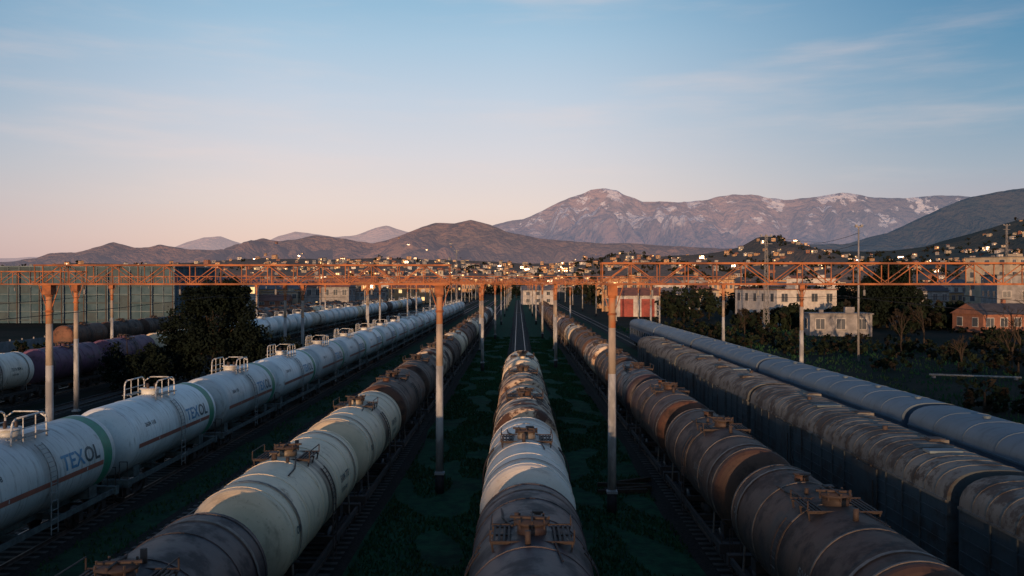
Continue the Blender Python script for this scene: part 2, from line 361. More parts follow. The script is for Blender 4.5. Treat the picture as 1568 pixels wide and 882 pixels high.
def gas_mesh(name, lettered=True):
    mb=MB(); Rt=1.6; cz=2.85; hl=4.85
    prof=[]
    for k in range(9):
        a=pi/2*k/8; prof.append((-hl-0.72*math.cos(a), max(0.001,Rt*math.sin(a)), None))
    for y in (-2.6,0,2.6): prof += [(y-0.03,Rt,None),(y-0.025,Rt+0.008,None),(y+0.025,Rt+0.008,None),(y+0.03,Rt,None)]
    if lettered: prof += [(3.95,Rt,'green'),(4.65,Rt,None)]
    prof.append((hl-0.02,Rt,None))
    for k in range(8,-1,-1):
        a=pi/2*k/8; prof.append((hl+0.72*math.cos(a), max(0.001,Rt*math.sin(a)), None))
    mb.lathe(prof,cz,56,'gas')
    top=cz+Rt
    if lettered:
        for side in (1,-1):
            vs=[]; n=3
            for yy in (-4.8,3.9):
                for i in range(n+1):
                    a=math.radians(-10+7*i/n); vs.append((side*(Rt+0.006)*math.cos(a),yy,cz+(Rt+0.006)*math.sin(a)))
            mb.add(vs,[(i,i+1,n+2+i,n+1+i) if side>0 else (i,n+1+i,n+2+i,i+1) for i in range(n)],'red',True)
            w1=tank_text(mb,'TEX',0.84,0.8,3,Rt,cz,'tblue',side)
            tank_text(mb,'OL',0.84,0.8+(w1+0.01)*1.05,3,Rt,cz,'tdark',side)
            tank_text(mb,'2604 118',0.28,-3.9,20,Rt,cz,'tdark',side)
    oy=0.0
    mb.tube((0,oy,top-0.1),(0,oy,top+0.22),0.42,'gas',20); mb.tube((0,oy,top+0.22),(0,oy,top+0.28),0.5,'fitwhite',20)
    for dx,dy in ((0.2,0.15),(-0.2,0.15),(0,-0.22)): mb.tube((dx,oy+dy,top+0.2),(dx,oy+dy,top+0.5),0.06,'fit',8)
    for sx in (-1,1):
        x=sx*0.78
        mb.path([(x,oy-1.15,top-0.25),(x,oy-1.1,top+0.5),(x,oy-1.02,top+0.65),(x,oy-0.85,top+0.74),(x,oy+0.85,top+0.74),(x,oy+1.02,top+0.65),(x,oy+1.1,top+0.5),(x,oy+1.15,top-0.25)],0.036,'fitwhite',7)
        mb.path([(x,oy-1.1,top+0.32),(x,oy+1.1,top+0.32)],0.022,'fitwhite',6)
        for y in (-0.4,0.4): mb.tube((x,oy+y,top-0.25),(x,oy+y,top+0.74),0.022,'fitwhite',6)
        for k in range(4): mb.box((sx*(0.55+0.12*k),oy,top+0.02),(0.06,2.1,0.03),'ladderg')
        ladder(mb,sx,oy,Rt,cz,'ladderg',0.45,50)
    mb.path([(-0.78,oy+1.12,top+0.5),(-0.45,oy+1.12,top+0.72),(0.45,oy+1.12,top+0.72),(0.78,oy+1.12,top+0.5)],0.03,'fitwhite',7)
    for y in (-4.0,4.0): mb.box((0,y,1.42),(2.2,0.6,0.5),'gframe')
    underframe(mb,5.55,'gframe'); bogie(mb,-3.95); bogie(mb,3.95)
    return mb.mesh(name)

def coach_mesh(name, L, roofk, sidek, kind):
    mb=MB(); W=1.53; h0=1.05; h1=3.55; hl=L/2-0.35
    rz_=0.92 if kind=='van' else 0.85
    prof=[(W,h1)]
    for k in range(1,14):
        a=pi*k/14; prof.append((W*math.copysign(abs(math.cos(a))**0.75,math.cos(a)), h1+ rz_*math.sin(a)**0.85))
    prof.append((-W,h1))
    n=len(prof)
    ribs=30 if kind=='van' else 20
    ys=[-hl+2*hl*i/ribs for i in range(ribs+1)]
    for i in range(ribs):
        ya,yb=ys[i],ys[i+1]; vs=[(x,ya,z) for x,z in prof]+[(x,yb,z) for x,z in prof]
        mb.add(vs,[(k,k+1,n+k+1,n+k) for k in range(n-1)],roofk,True)
        e=0.025
        if kind=='van' or i%2==0:
            pr=[(x*1.006,h1+(z-h1)+0.014) for x,z in prof]
            vs=[(x,ya-e,z) for x,z in pr]+[(x,ya+e,z) for x,z in pr]
            mb.add(vs,[(k,k+1,n+k+1,n+k) for k in range(n-1)],roofk,True)
            for yy in (ya-e,ya+e):
                vs=[(x,yy,z-0.018) for x,z in pr]+[(x,yy,z) for x,z in pr]
                mb.add(vs,[(k,k+1,n+k+1,n+k) for k in range(n-1)],roofk)
    for e in (-1,1):
        vs=[(x,e*hl,z) for x,z in prof]+[(-W,e*hl,h0),(W,e*hl,h0)]
        mb.add(vs,[tuple(range(len(vs))) if e<0 else tuple(range(len(vs)-1,-1,-1))],sidek)
        mb.box((0,e*(hl+0.12),2.2),(1.3,0.24,2.2),'frame')
        mb.box((0,e*(hl+0.01),2.3),(2.6,0.06,0.08),'fit')
    for sx in (-1,1):
        vs=[(sx*W,-hl,h0),(sx*W,hl,h0),(sx*W,hl,h1),(sx*W,-hl,h1)]
        mb.add(vs,[(0,1,2,3) if sx>0 else (3,2,1,0)],sidek)
        mb.box((sx*(W+0.02),0,h1-0.02),(0.05,2*hl,0.08),roofk)
        mb.box((sx*(W+0.01),0,h0+0.05),(0.06,2*hl,0.14),'frame')
        if kind=='van':
            for z in (1.5,1.9,2.3,2.7,3.1): mb.box((sx*(W+0.012),0,z),(0.03,2*hl-0.2,0.05),sidek)
            y=-hl+0.9
            while y<hl-0.5:
                mb.box((sx*(W+0.02),y,2.3),(0.05,0.07,2.4),sidek); y+=1.25
            for yy in (-hl*0.45,hl*0.45):
                mb.box((sx*(W+0.05),yy,2.3),(0.06,2.1,2.25),sidek); mb.box((sx*(W+0.09),yy+0.8,2.2),(0.04,0.06,1.6),'fit')
        else:
            y=-hl+2.2
            while y<hl-1.8:
                mb.box((sx*(W+0.012),y,2.65),(0.03,1.15,0.95),sidek); mb.box((sx*(W+0.02),y,2.65),(0.03,1.0,0.8),'glass'); y+=1.75
            for e in (-1,1): mb.box((sx*(W+0.015),e*(hl-0.8),2.2),(0.04,0.8,2.1),sidek)
            mb.box((sx*(W+0.012),0,1.6),(0.03,2*hl-0.2,0.05),sidek)
    y=-hl+1.6; k=0; topz=h1+rz_
    while y<hl-1:
        if kind=='van':
            if k%3==1: mb.box((-0.55,y,topz-0.03),(0.7,0.7,0.12),roofk); mb.box((-0.55,y,topz+0.04),(0.5,0.5,0.03),'fit')
            if k%4==2: mb.tube((0.3,y,topz-0.1),(0.3,y,topz+0.14),0.1,'fit',8)
            if k%5==3: mb.box((0.2,y,topz+0.0),(1.1,0.5,0.08),'hallframe')
        else:
            mb.tube((0,y,topz-0.05),(0,y,topz+0.06),0.14,roofk,10); mb.tube((0,y,topz+0.06),(0,y,topz+0.09),0.18,roofk,10)
        y+=2.1 if kind=='van' else 4.6; k+=1
    mb.box((0,0,0.85),(1.8,L*0.35,0.45),'frame')
    mb.box((0,0,1.0),(0.5,2*hl+0.9,0.22),'frame')
    bogie(mb,-hl+3.2); bogie(mb,hl-3.2)
    return mb.mesh(name)

nums={'cream':'5104 7732','white':'7219 0046','rusty':'5731 2280','brown':'5048 9613','dark':'7402 1185','orange':'5116 3074','purple':'5090 4418'}
meshes={}
for k in nums:
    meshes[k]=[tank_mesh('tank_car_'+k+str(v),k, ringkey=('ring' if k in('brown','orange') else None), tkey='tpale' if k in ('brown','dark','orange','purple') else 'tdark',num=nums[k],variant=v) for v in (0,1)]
gasm=gas_mesh('gas_tank_car_mesh'); gasplain=gas_mesh('gas_tank_car_plain_mesh',False)
van=coach_mesh('refrigerator_van_mesh',22.0,'vroof','vside','van')
coach=coach_mesh('passenger_coach_mesh',24.5,'croof','cside','coach')

def train(x, y0, n, seq, pitch=12.0):
    for i in range(n):
        k=seq[i] if i<len(seq) else R.choice(seq[-6:])
        rz=0 if R.random()<0.5 else pi
        v=1 if R.random()<0.35 else 0
        place('tank_car',meshes[k][v],(x+R.uniform(-0.02,0.02),y0+i*pitch+R.uniform(-0.05,0.05),0),rz)
train(0.33,7.4,6,['dark','dark','white','rusty','rusty','cream'])
train(-7.7,4.2,18,['brown','dark','cream','cream','orange','brown','rusty','brown','cream','orange','brown','cream','rusty','brown','white','brown'])
train(8.2,-2.1,24,['brown','brown','brown','brown','orange','dark','brown','rusty','brown','brown','cream','brown','dark','rusty','brown','orange','brown'])
for i in range(23): place('gas_tank_car',gasm,(-18.7,31+12.0*(i-2),0),0)
seqL=['gas','white','purple','purple','cream','brown','gas','gas','gas','gas','white','gas','gas','gas','cream','gas','gas']
for i in range(26):
    k=seqL[i] if i<len(seqL) else R.choice(seqL[4:])
    y=54+12.0*i
    if k=='gas': place('gas_tank_car',gasplain,(-42,y,0),0)
    else: place('tank_car',meshes[k][0],(-42,y,0),pi)
for i in range(15): place('tank_car',meshes[R.choice(['brown','dark','brown','orange'])][0],(-62,120+12*i,0))
for i in range(16): place('tank_car',meshes[R.choice(['brown','orange','rusty','brown','cream'])][0],(-53,150+12*i,0))
for y in (14,36,58,80): place('refrigerator_van',van,(14.3,y,0), pi if y==36 else 0)
for i in range(5): place('passenger_coach',coach,(19.6,27.5+24.5*i,0))
place('passenger_coach',coach,(19.6,3.0,0))

# ---------------------------------------------------------------- ground and tracks
mb=MB(); g=[-9000,-2500,-900,-400,-200,-100,-50,0,50,100,200,400,900,2500,9000]; gy=[-3000,-800,-300,-100,0,50,100,200,400,800,1600,3500,12000]
vs=[(x,y,0) for y in gy for x in g]; nx=len(g)
mb.add(vs,[(j*nx+i,j*nx+i+1,(j+1)*nx+i+1,(j+1)*nx+i) for j in range(len(gy)-1) for i in range(nx-1)],'ground'); mb.obj('ground')
tracks=[0.33,-7.7,8.2,14.3,19.6,-18.7,-13.2,-24.5,-30.5,-42,-53,-62,-36.3]
bal=MB()
for x in tracks:
    n=90; w=1.4; vs=[]
    for i in range(n+1):
        y=-20+540*i/n; j=noise.noise(Vector((x,y*0.2,0)))*0.45; j2=noise.noise(Vector((x+50,y*0.2,0)))*0.45
        vs += [(x-w-0.4-j,y,0.004),(x-w,y,0.09),(x+w,y,0.09),(x+w+0.4+j2,y,0.004)]
    bal.add(vs,[(4*i+k,4*i+k+1,4*i+k+5,4*i+k+4) for i in range(n) for k in range(3)],'ballast')
bal.obj('track_ballast')
for x in tracks:
    mb=MB()
    for sx in (-0.76,0.76):
        mb.box((x+sx,250,0.235),(0.07,540,0.03),'rail'); mb.box((x+sx,250,0.16),(0.02,540,0.12),'rail'); mb.box((x+sx,250,0.105),(0.14,540,0.02),'rail')
    ymax=300 if x in (0.33,-13.2,-24.5) else 120
    y=-15
    while y<ymax: mb.box((x,y,0.085),(2.6,0.25,0.05),'sleeper'); y+=0.6
    mb.obj('railway_track')
mb=MB()
for k,(a,b_,r_) in enumerate(((5.0,40.5,0.1),(5.3,40.9,0.25),(5.1,41.6,-0.1),(5.6,42.3,0.5))): mb.box((a,b_,0.12+0.02*k),(2.4,0.24,0.18),'bark',r_)
mb.obj('loose_sleepers')

gb=MB(); vs=[];fs=[]
def strip(xa,xb,ya,yb,n,h):
    for _ in range(n):
        x=R.uniform(xa,xb); t=R.random()**1.6; y=ya+(yb-ya)*t
        if noise.noise(Vector((x*0.5,y*0.25,3)))<-0.12: continue
        hh=h*R.uniform(0.4,1.2); a=R.uniform(0,pi); w=0.02+0.0007*y
        dx,dy=math.cos(a)*w,math.sin(a)*w; lx,ly=R.uniform(-.1,.1),R.uniform(-.1,.1)
        o=len(vs); vs.extend([(x-dx,y-dy,0),(x+dx,y+dy,0),(x+lx,y+ly,hh)]); fs.append((o,o+1,o+2))
strip(-5.9,-1.5,14,160,34000,0.17); strip(2.1,6.4,14,160,34000,0.17); strip(-17,-9.5,25,120,9000,0.2); strip(22,60,40,200,14000,0.4)
gb.add(vs,fs,'grass'); gb.obj('grass')

# ---------------------------------------------------------------- portals, poles
def pole_mesh(h=10.0):
    mb=MB()
    seg=[(0,0.9,'black'),(0.9,1.06,'polewhite'),(1.06,6.1,'polewhite'),(6.1,8.1,'conc'),(8.1,h,'rustc')]
    r=lambda z:0.195-0.0045*z
    for a,b,k in seg:
        e=0.02 if k=='black' else 0
        mb.tube((0,0,a),(0,0,b),r(a)+e,k,14,r(b)+e)
    mb.box((0,0,0.95),(0.46,0.46,0.1),'polewhite')
    for z in (h-1.3,h-0.55): mb.tube((0,0,z-0.05),(0,0,z+0.05),0.20,'rust',10)
    mb.box((0,0,h-0.25),(0.42,0.5,0.5),'rust')
    for sx in (-1,1): mb.tube((sx*0.14,0,h-1.1),(sx*0.5,0,h-0.02),0.025,'rust',4)
    return mb.mesh('concrete_pole_mesh')
polem=pole_mesh()
def truss(xa,xb,z0=10.0,h=0.9,w=0.7,mod=1.25):
    mb=MB(); n=max(2,int(round((xb-xa)/mod))); xs=[xa+(xb-xa)*i/n for i in range(n+1)]
    for y in (-w/2,w/2):
        for z in (z0,z0+h): mb.box(((xa+xb)/2,y,z),(xb-xa+0.1,0.08,0.08),'rust')
        for i,x in enumerate(xs):
            mb.tube((x,y,z0),(x,y,z0+h),0.028,'rust',4)
            if i<n:
                if i%2==0: mb.tube((x,y*0.97,z0),(xs[i+1],y*0.97,z0+h),0.025,'rust',4)
                else: mb.tube((x,y*1.03,z0+h),(xs[i+1],y*1.03,z0),0.025,'rust',4)
    for i,x in enumerate(xs):
        for z in (z0,z0+h): mb.tube((x,-w/2,z),(x,w/2,z),0.026,'rust',4)
        if i<n: mb.tube((x,-w/2,z0+h),(xs[i+1],w/2,z0+h),0.02,'rust',4); mb.tube((x,-w/2,z0),(xs[i+1],w/2,z0),0.02,'rust',4)
    return mb
def portal(y,xa,xb,poles):
    t=truss(xa,xb)
    for x in poles:
        t.box((x,0,9.96),(0.6,0.8,0.06),'rust')
    x=xa+2.2
    while x<xb-1:
        t.tube((x,0,10),(x,0,9.75),0.02,'fit',5); t.tube((x,0,9.75),(x,0,9.5),0.05,'wallg',8); x+=4.6
    t.obj('catenary_gantry_beam',(0,y,0))
    for x in poles: place('concrete_pole',polem,(x,y,0))
portal(40.6,-23.0,-3.25,(-22.5,-3.75))
portal(37.0,3.65,27.0,(4.1,26.3))
portal(60.5,-52,-31.0,(-31.6,-51.3))
for y in (98,153,208,262,318,375,435,500):
    portal(y,-25.4,-3.9,(-24.9,-4.1))
    portal(y+3,4.3,24.9,(4.5,24.4))
    t=truss(-3.85,4.25); t.obj('catenary_gantry_beam',(0,y+1.5,0))
    portal(y+1,-50,-26.2,(-27.2,-47.5))
place('concrete_pole',polem,(24,72,0))
for x,y in ((-5.6,126),(5.5,128),(-33,130),(30,180),(-33,185),(34,240),(11.2,182),(40,300),(-56,240),(60,230)): place('concrete_pole',polem,(x,y,-0.6))

def mast(x,y,h,name='lattice_mast'):
    mb=MB(); b=0.5; n=int(h/1.4)
    for i in range(n):
        t0=i/n; t1=(i+1)/n; w0=b*(1-0.65*t0); w1=b*(1-0.65*t1); z0=h*t0; z1=h*t1
        c0=[(w0,w0,z0),(-w0,w0,z0),(-w0,-w0,z0),(w0,-w0,z0)]; c1=[(w1,w1,z1),(-w1,w1,z1),(-w1,-w1,z1),(w1,-w1,z1)]
        for k in range(4):
            mb.tube(c0[k],c1[k],0.06,'wallg',4); mb.tube(c0[k],c1[(k+1)%4],0.035,'wallg',4); mb.tube(c1[k],c1[(k+1)%4],0.03,'wallg',4)
    for dz in (0.3,1.8): mb.box((0,0,h-dz),(2.4,0.3,0.12),'wallg')
    for dx in (-1,0,1): mb.box((dx,0.1,h-0.05),(0.35,0.3,0.3),'wallg')
    mb.obj(name,(x,y,0))
mast(50.5,173,20.0); mast(-29,400,26); mast(52,400,25); mast(172,300,31)
mb=MB(); mb.tube((0,0,0),(0,0,17.4),0.16,'wallg',10,0.09); mb.box((0,0,17.4),(0.9,0.25,0.12),'wallg')
for dx in (-0.35,0.35): mb.box((dx,-0.1,17.55),(0.3,0.3,0.25),'wallg')
mb.obj('floodlight_mast',(44,110,0))

mb=MB()
def wire(a,b,sag=0.6,r=0.012):
    a=Vector(a);b=Vector(b);pts=[]
    for i in range(13):
        t=i/12; p=a.lerp(b,t); p.z-=sag*4*t*(1-t); pts.append(p)
    mb.path(pts,r,'black',4)
for z in (19.6,18.2): wire((50.5,173,z),(44,110,z-3),1.5,0.03); wire((50.5,173,z),(172,300,z+8),3,0.03)
for x in (14.3,19.6,-18.7,-13.2):
    wire((x,37 if x>0 else 40.6,9.5),(x,100,9.5),0.5)
    wire((x,-20,9.5),(x,38,9.5),0.5); wire((x,100,9.5),(x,153,9.5),0.5)
mb.obj('overhead_wires')

# ---------------------------------------------------------------- mountains
def interp(pts,x):
    if x<=pts[0][0]: return pts[0][1]
    for (x0,y0),(x1,y1) in zip(pts[:-1],pts[1:]):
        if x<=x1:
            t=(x-x0)/(x1-x0); return y0+(y1-y0)*t
    return pts[-1][1]
def hillfn(pts,Y0,Wf,carve,lam,rough):
    def h(x,y):
        px=VPX+x*FPX/Y0
        c=(HY-interp(pts,px))/FPX*Y0+CAMH
        t=(y-(Y0-Wf))/Wf
        if t<0: return -5.0+t*10
        n=noise.fractal(Vector((x/lam,y/lam,Y0*0.01)),0.8,2.1,7)
        if t>1:
            return c*(1-0.8*min(1,t-1))+rough*n*0.5
        wx=x+lam*0.5*noise.noise(Vector((x/lam*0.8,y/lam*0.8,3)))
        rd=abs(noise.noise(Vector((wx/lam*1.5,y/lam*0.45,7))))*1.6
        rd2=abs(noise.noise(Vector((wx/lam*3.9,y/lam*1.5,17))))
        rd3=abs(noise.noise(Vector((wx/lam*9,y/lam*4.5,27))))
        s=(4*t*(1-t))**0.7
        return c*(t**0.9) - c*s*carve*(1-min(1,rd*1.3)) - c*(s*0.5+0.09)*carve*0.75*(1-min(1,rd2*2.2)) - c*(s*0.4+0.06)*carve*0.4*(1-min(1,rd3*2)) + rough*n*(0.5+0.5*s)*min(1,t*3) - 5*(1-t)
    return h
def ridge(name,key,fn,x0,x1,Y0,Wf,nx,ny):
    vs=[];fs=[]
    ys=[Y0-Wf+Wf*1.3*j/ny for j in range(ny+1)]
    for y in ys:
        for i in range(nx+1):
            x=x0+(x1-x0)*i/nx; vs.append((x,y,fn(x,y)))
    for j in range(ny):
        for i in range(nx): a=j*(nx+1)+i; fs.append((a,a+1,a+nx+2,a+nx+1))
    mb=MB(); mb.add(vs,fs,key,True); mb.obj(name)
ptsF=[(-400,400),(200,392),(262,380),(285,370),(310,363),(335,361),(370,372),(400,370),(425,360),(450,353),(480,357),(510,361),(545,357),(575,348),(592,345),(615,352),(650,360),(720,365),(800,360),(900,370),(2000,390)]
ptsA=[(-400,420),(560,392),(640,380),(700,366),(760,344),(800,334),(840,317),(870,303),(890,297),(905,290),(925,288),(945,292),(955,298),(985,308),(1010,307),(1040,310),(1085,307),(1100,302),(1120,299),(1160,302),(1200,308),(1240,304),(1270,299),(1290,297),(1330,303),(1380,303),(1440,300),(1500,302),(1600,298),(1900,320),(2300,350)]
ptsB=[(-600,400),(-200,402),(0,400),(50,395),(70,387),(110,387),(150,378),(170,373),(200,381),(225,380),(240,375),(270,381),(300,381),(345,382),(375,372),(400,363),(425,368),(450,366),(480,359),(530,364),(570,369),(610,359),(640,348),(665,341),(695,342),(720,337),(750,343),(775,354),(830,366),(900,370),(1000,374),(1100,380),(1200,378),(1300,372),(1360,356),(1410,335),(1450,315),(1480,304),(1500,299),(1540,292),(1600,284),(1800,280),(2200,320)]
ptsC=[(-600,412),(0,408),(100,402),(200,404),(300,401),(400,395),(500,398),(600,394),(700,398),(800,403),(860,402),(900,398),(960,386),(1010,393),(1060,392),(1100,387),(1140,377),(1165,361),(1185,360),(1210,372),(1260,384),(1330,385),(1400,378),(1470,366),(1520,347),(1560,335),(1650,328),(2000,350)]
fF=hillfn(ptsF,13000,3500,0.22,1500,60); fA=hillfn(ptsA,9500,4200,0.48,1100,70); fB=hillfn(ptsB,5500,2400,0.42,600,38); fC=hillfn(ptsC,2300,1350,0.25,300,9)
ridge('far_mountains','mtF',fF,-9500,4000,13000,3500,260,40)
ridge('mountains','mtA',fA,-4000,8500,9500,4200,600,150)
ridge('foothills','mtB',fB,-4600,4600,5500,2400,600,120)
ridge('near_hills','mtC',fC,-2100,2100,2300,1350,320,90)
vs=[];fs=[]; nx=160
for j,(yy,hf) in enumerate(((-330,0),(-300,0.7),(-270,1.0),(-240,0.75),(-190,0))):
    for i in range(nx+1):
        x=-1100+2000*i/nx; hh=15.9+1.6*noise.fractal(Vector((x/40,0.5,0)),0.8,2.1,4)+1.0*noise.noise(Vector((x/9,0,0)))
        vs.append((x,yy+4*noise.noise(Vector((x/30,yy,1))),hh*hf-0.2))
for j in range(4):
    for i in range(nx): a=j*(nx+1)+i; fs.append((a,a+1,a+nx+2,a+nx+1))
mb=MB(); mb.add(vs,fs,'shaderidge',True); mb.obj('added_shade_ridge')  # unseen ridge added behind the camera to shade the yard

# ---------------------------------------------------------------- trees
def leaves(vs,fs,ks,c,rad,nclump,nleaf,size,rr,kset,hollow=0.55):
    for _ in range(nclump):
        while True:
            p=Vector((rr.uniform(-1,1),rr.uniform(-1,1),rr.uniform(-1,1)))
            if hollow<p.length<1: break
        cc=Vector((c[0]+p.x*rad[0],c[1]+p.y*rad[1],c[2]+p.z*rad[2]))
        cr=min(rad)*rr.uniform(0.22,0.42); kk=rr.choice(kset)
        for _ in range(nleaf):
            q=Vector((rr.gauss(0,1),rr.gauss(0,1),rr.gauss(0,1))).normalized()*cr*rr.uniform(0.4,1.15)
            a=Vector((rr.gauss(0,1),rr.gauss(0,1),rr.gauss(0,1))).normalized()*size*rr.uniform(0.6,1.3)
            b=a.cross(Vector((rr.gauss(0,1),rr.gauss(0,1),rr.gauss(0,1)))).normalized()*size*rr.uniform(0.4,0.9)
            o=len(vs); P=cc+q; vs.extend([P-a,P+b,P+a,P-b]); fs.append((o,o+1,o+2,o+3)); ks.append(kk)
def addleaves(mb,vs,fs,ks):
    o=len(mb.v); mb.v.extend([tuple(p) for p in vs])
    for f,k in zip(fs,ks): mb.f.append(tuple(i+o for i in f)); mb.m.append(mb.mi(k)); mb.s.append(False)
def tree(name,x,y,h,blobs,seed,leafsize,nclump=40,nleaf=45,kset=('leafd','leafd','leafm')):
    rr=random.Random(seed); mb=MB()
    mb.tube((0,0,-0.2),(0.1,0,h*0.45),0.035*h*0.6,'bark',10,0.02*h*0.6); mb.tube((0.1,0,h*0.45),(0,0,h*0.85),0.02*h*0.6,'bark',8,0.02)
    vs=[];fs=[];ks=[]
    for (cx,cy,cz,rx,ry,rz) in blobs:
        mb.tube((0.05,0,h*0.3),(cx,cy,cz),0.12,'bark',6,0.04)
        leaves(vs,fs,ks,(cx,cy,cz),(rx,ry,rz),nclump,nleaf,leafsize,rr,kset)
    addleaves(mb,vs,fs,ks); mb.obj(name,(x,y,0))
tree('evergreen_tree',-30.3,84,11,[(0,0,6.8,2.8,2.6,3.4),(-2.5,0,5.2,2.6,2.2,3.1),(2.3,0.5,6.0,2.4,2.2,3.2),(-4.0,0,2.6,2.6,2,2.4),(0,0,2.8,4.0,2.6,2.8),(3.2,0,3.6,2.4,2.2,2.6),(1.8,0,9.1,1.6,1.5,1.4),(-0.9,0,8.4,1.8,1.5,1.7)],3,0.16,52,75,('leafx','leafx','leafx','leafd'))
tree('evergreen_tree',-24.8,88,5,[(0,0,2.4,2.4,2,2.2),(2.2,0,1.8,1.9,1.6,1.7),(-2.0,0,2.2,2,2,1.9)],4,0.16,38,60,('leafx','leafx','leafd'))
tree('evergreen_tree',-37,80,6,[(0,0,2.4,2.6,2,2.0),(2,0,2.0,2.2,2,1.8)],41,0.16,38,60,('leafx','leafx','leafd'))
tree('broadleaf_tree',85,196,16.5,[(0,0,10.5,5,4,4.8),(-3,0,7.5,4,4,4),(3,0,7.5,4.2,4,4),(0,0,4.5,5.5,4,3.6)],5,0.36,50,54,('leafx','leafd','leafd'))
rr=random.Random(99)
def mass(name,items,leaf,kset,nclump,nleaf):
    mb=MB(); vs=[];fs=[];ks=[]
    for (x,y,z,w,h) in items:
        mb.tube((x,y,z-0.5),(x,y,z+h*0.6),0.2,'bark',5,0.08)
        leaves(vs,fs,ks,(x,y,z+h*0.58),(w/2,w/2,h*0.45),nclump,nleaf,leaf,rr,kset,0.4)
        leaves(vs,fs,ks,(x+rr.uniform(-.3,.3)*w,y,z+h*0.35),(w*0.5,w*0.5,h*0.33),nclump//2,nleaf,leaf,rr,kset,0.4)
    addleaves(mb,vs,fs,ks); mb.obj(name)
items=[]
for _ in range(165):
    d=rr.uniform(215,560); px=rr.uniform(880,1700); x=(px-VPX)*d/FPX
    if x<34: continue
    items.append((x,d,0,rr.uniform(5,10),rr.uniform(6,12)))
for _ in range(30):
    x=rr.uniform(48,100); items.append((x,rr.uniform(184,198),0,rr.uniform(4,7),rr.uniform(3.5,6.5)))
for _ in range(30):
    d=rr.uniform(620,950); px=rr.uniform(0,780); x=(px-VPX)*d/FPX
    if x>-70: continue
    items.append((x,d,0,rr.uniform(6,11),rr.uniform(6,10)))
for _ in range(55):
    d=rr.uniform(560,960); x=rr.uniform(-60,260); items.append((x,d,0,rr.uniform(7,12),rr.uniform(7,12)))
mass('tree_belt',items,0.55,('leafd','leafm','leafb','leafd'),14,22)
items=[]
for _ in range(850):
    d=rr.uniform(1000,2300); px=rr.uniform(-50,1650) if rr.random()<0.3 else rr.uniform(880,1650); x=(px-VPX)*d/FPX
    items.append((x,d,fC(x,d),rr.uniform(8,17),rr.uniform(6,11)))
mass('hillside_woods',items,2.0,('leafd','leafm','leafb'),6,8)
items=[]
for _ in range(230):
    d=rr.uniform(60,205); x=rr.uniform(25,120)
    if 50<x<74 and 138<d: continue
    if 40<x<55 and 78<d<95: continue
    items.append((x,d,-0.2,rr.uniform(2.5,6),rr.uniform(1.0,3.0)))
for _ in range(45):
    d=rr.uniform(60,230); x=rr.choice((-35,-47.5,-57,-69))+rr.uniform(-1.5,1.5); items.append((x,d,-0.2,rr.uniform(1.5,3),rr.uniform(1,2.2)))
mass('scrub_bushes',items,0.22,('leafd','leafd','leafb','leafm'),12,22)
def bare(x,y,h,seed):
    r2=random.Random(seed); mb=MB()
    def br(p,d,L,r,lv):
        q=p+d*L; mb.tube(p,q,r,'bark',5,r*0.6,cap=False)
        if lv==0: return
        for _ in range(3 if lv>1 else 4):
            nd=(d+Vector((r2.uniform(-1,1),r2.uniform(-1,1),r2.uniform(-0.3,0.7)))*0.6).normalized()
            br(p+d*L*r2.uniform(0.6,1.0),nd,L*r2.uniform(0.55,0.8),r*0.55,lv-1)
    br(Vector((0,0,-0.1)),Vector((0,0,1)),h*0.34,0.16,4); mb.obj('bare_tree',(x,y,0))
for i,(x,y,h) in enumerate(((58,100,8),(66,112,9),(74,120,10),(62,130,9),(84,135,11),(92,150,12),(50,96,6),(70,95,8),(100,165,13),(40,150,7),(54,120,8),(78,104,9))): bare(x,y,h,i)

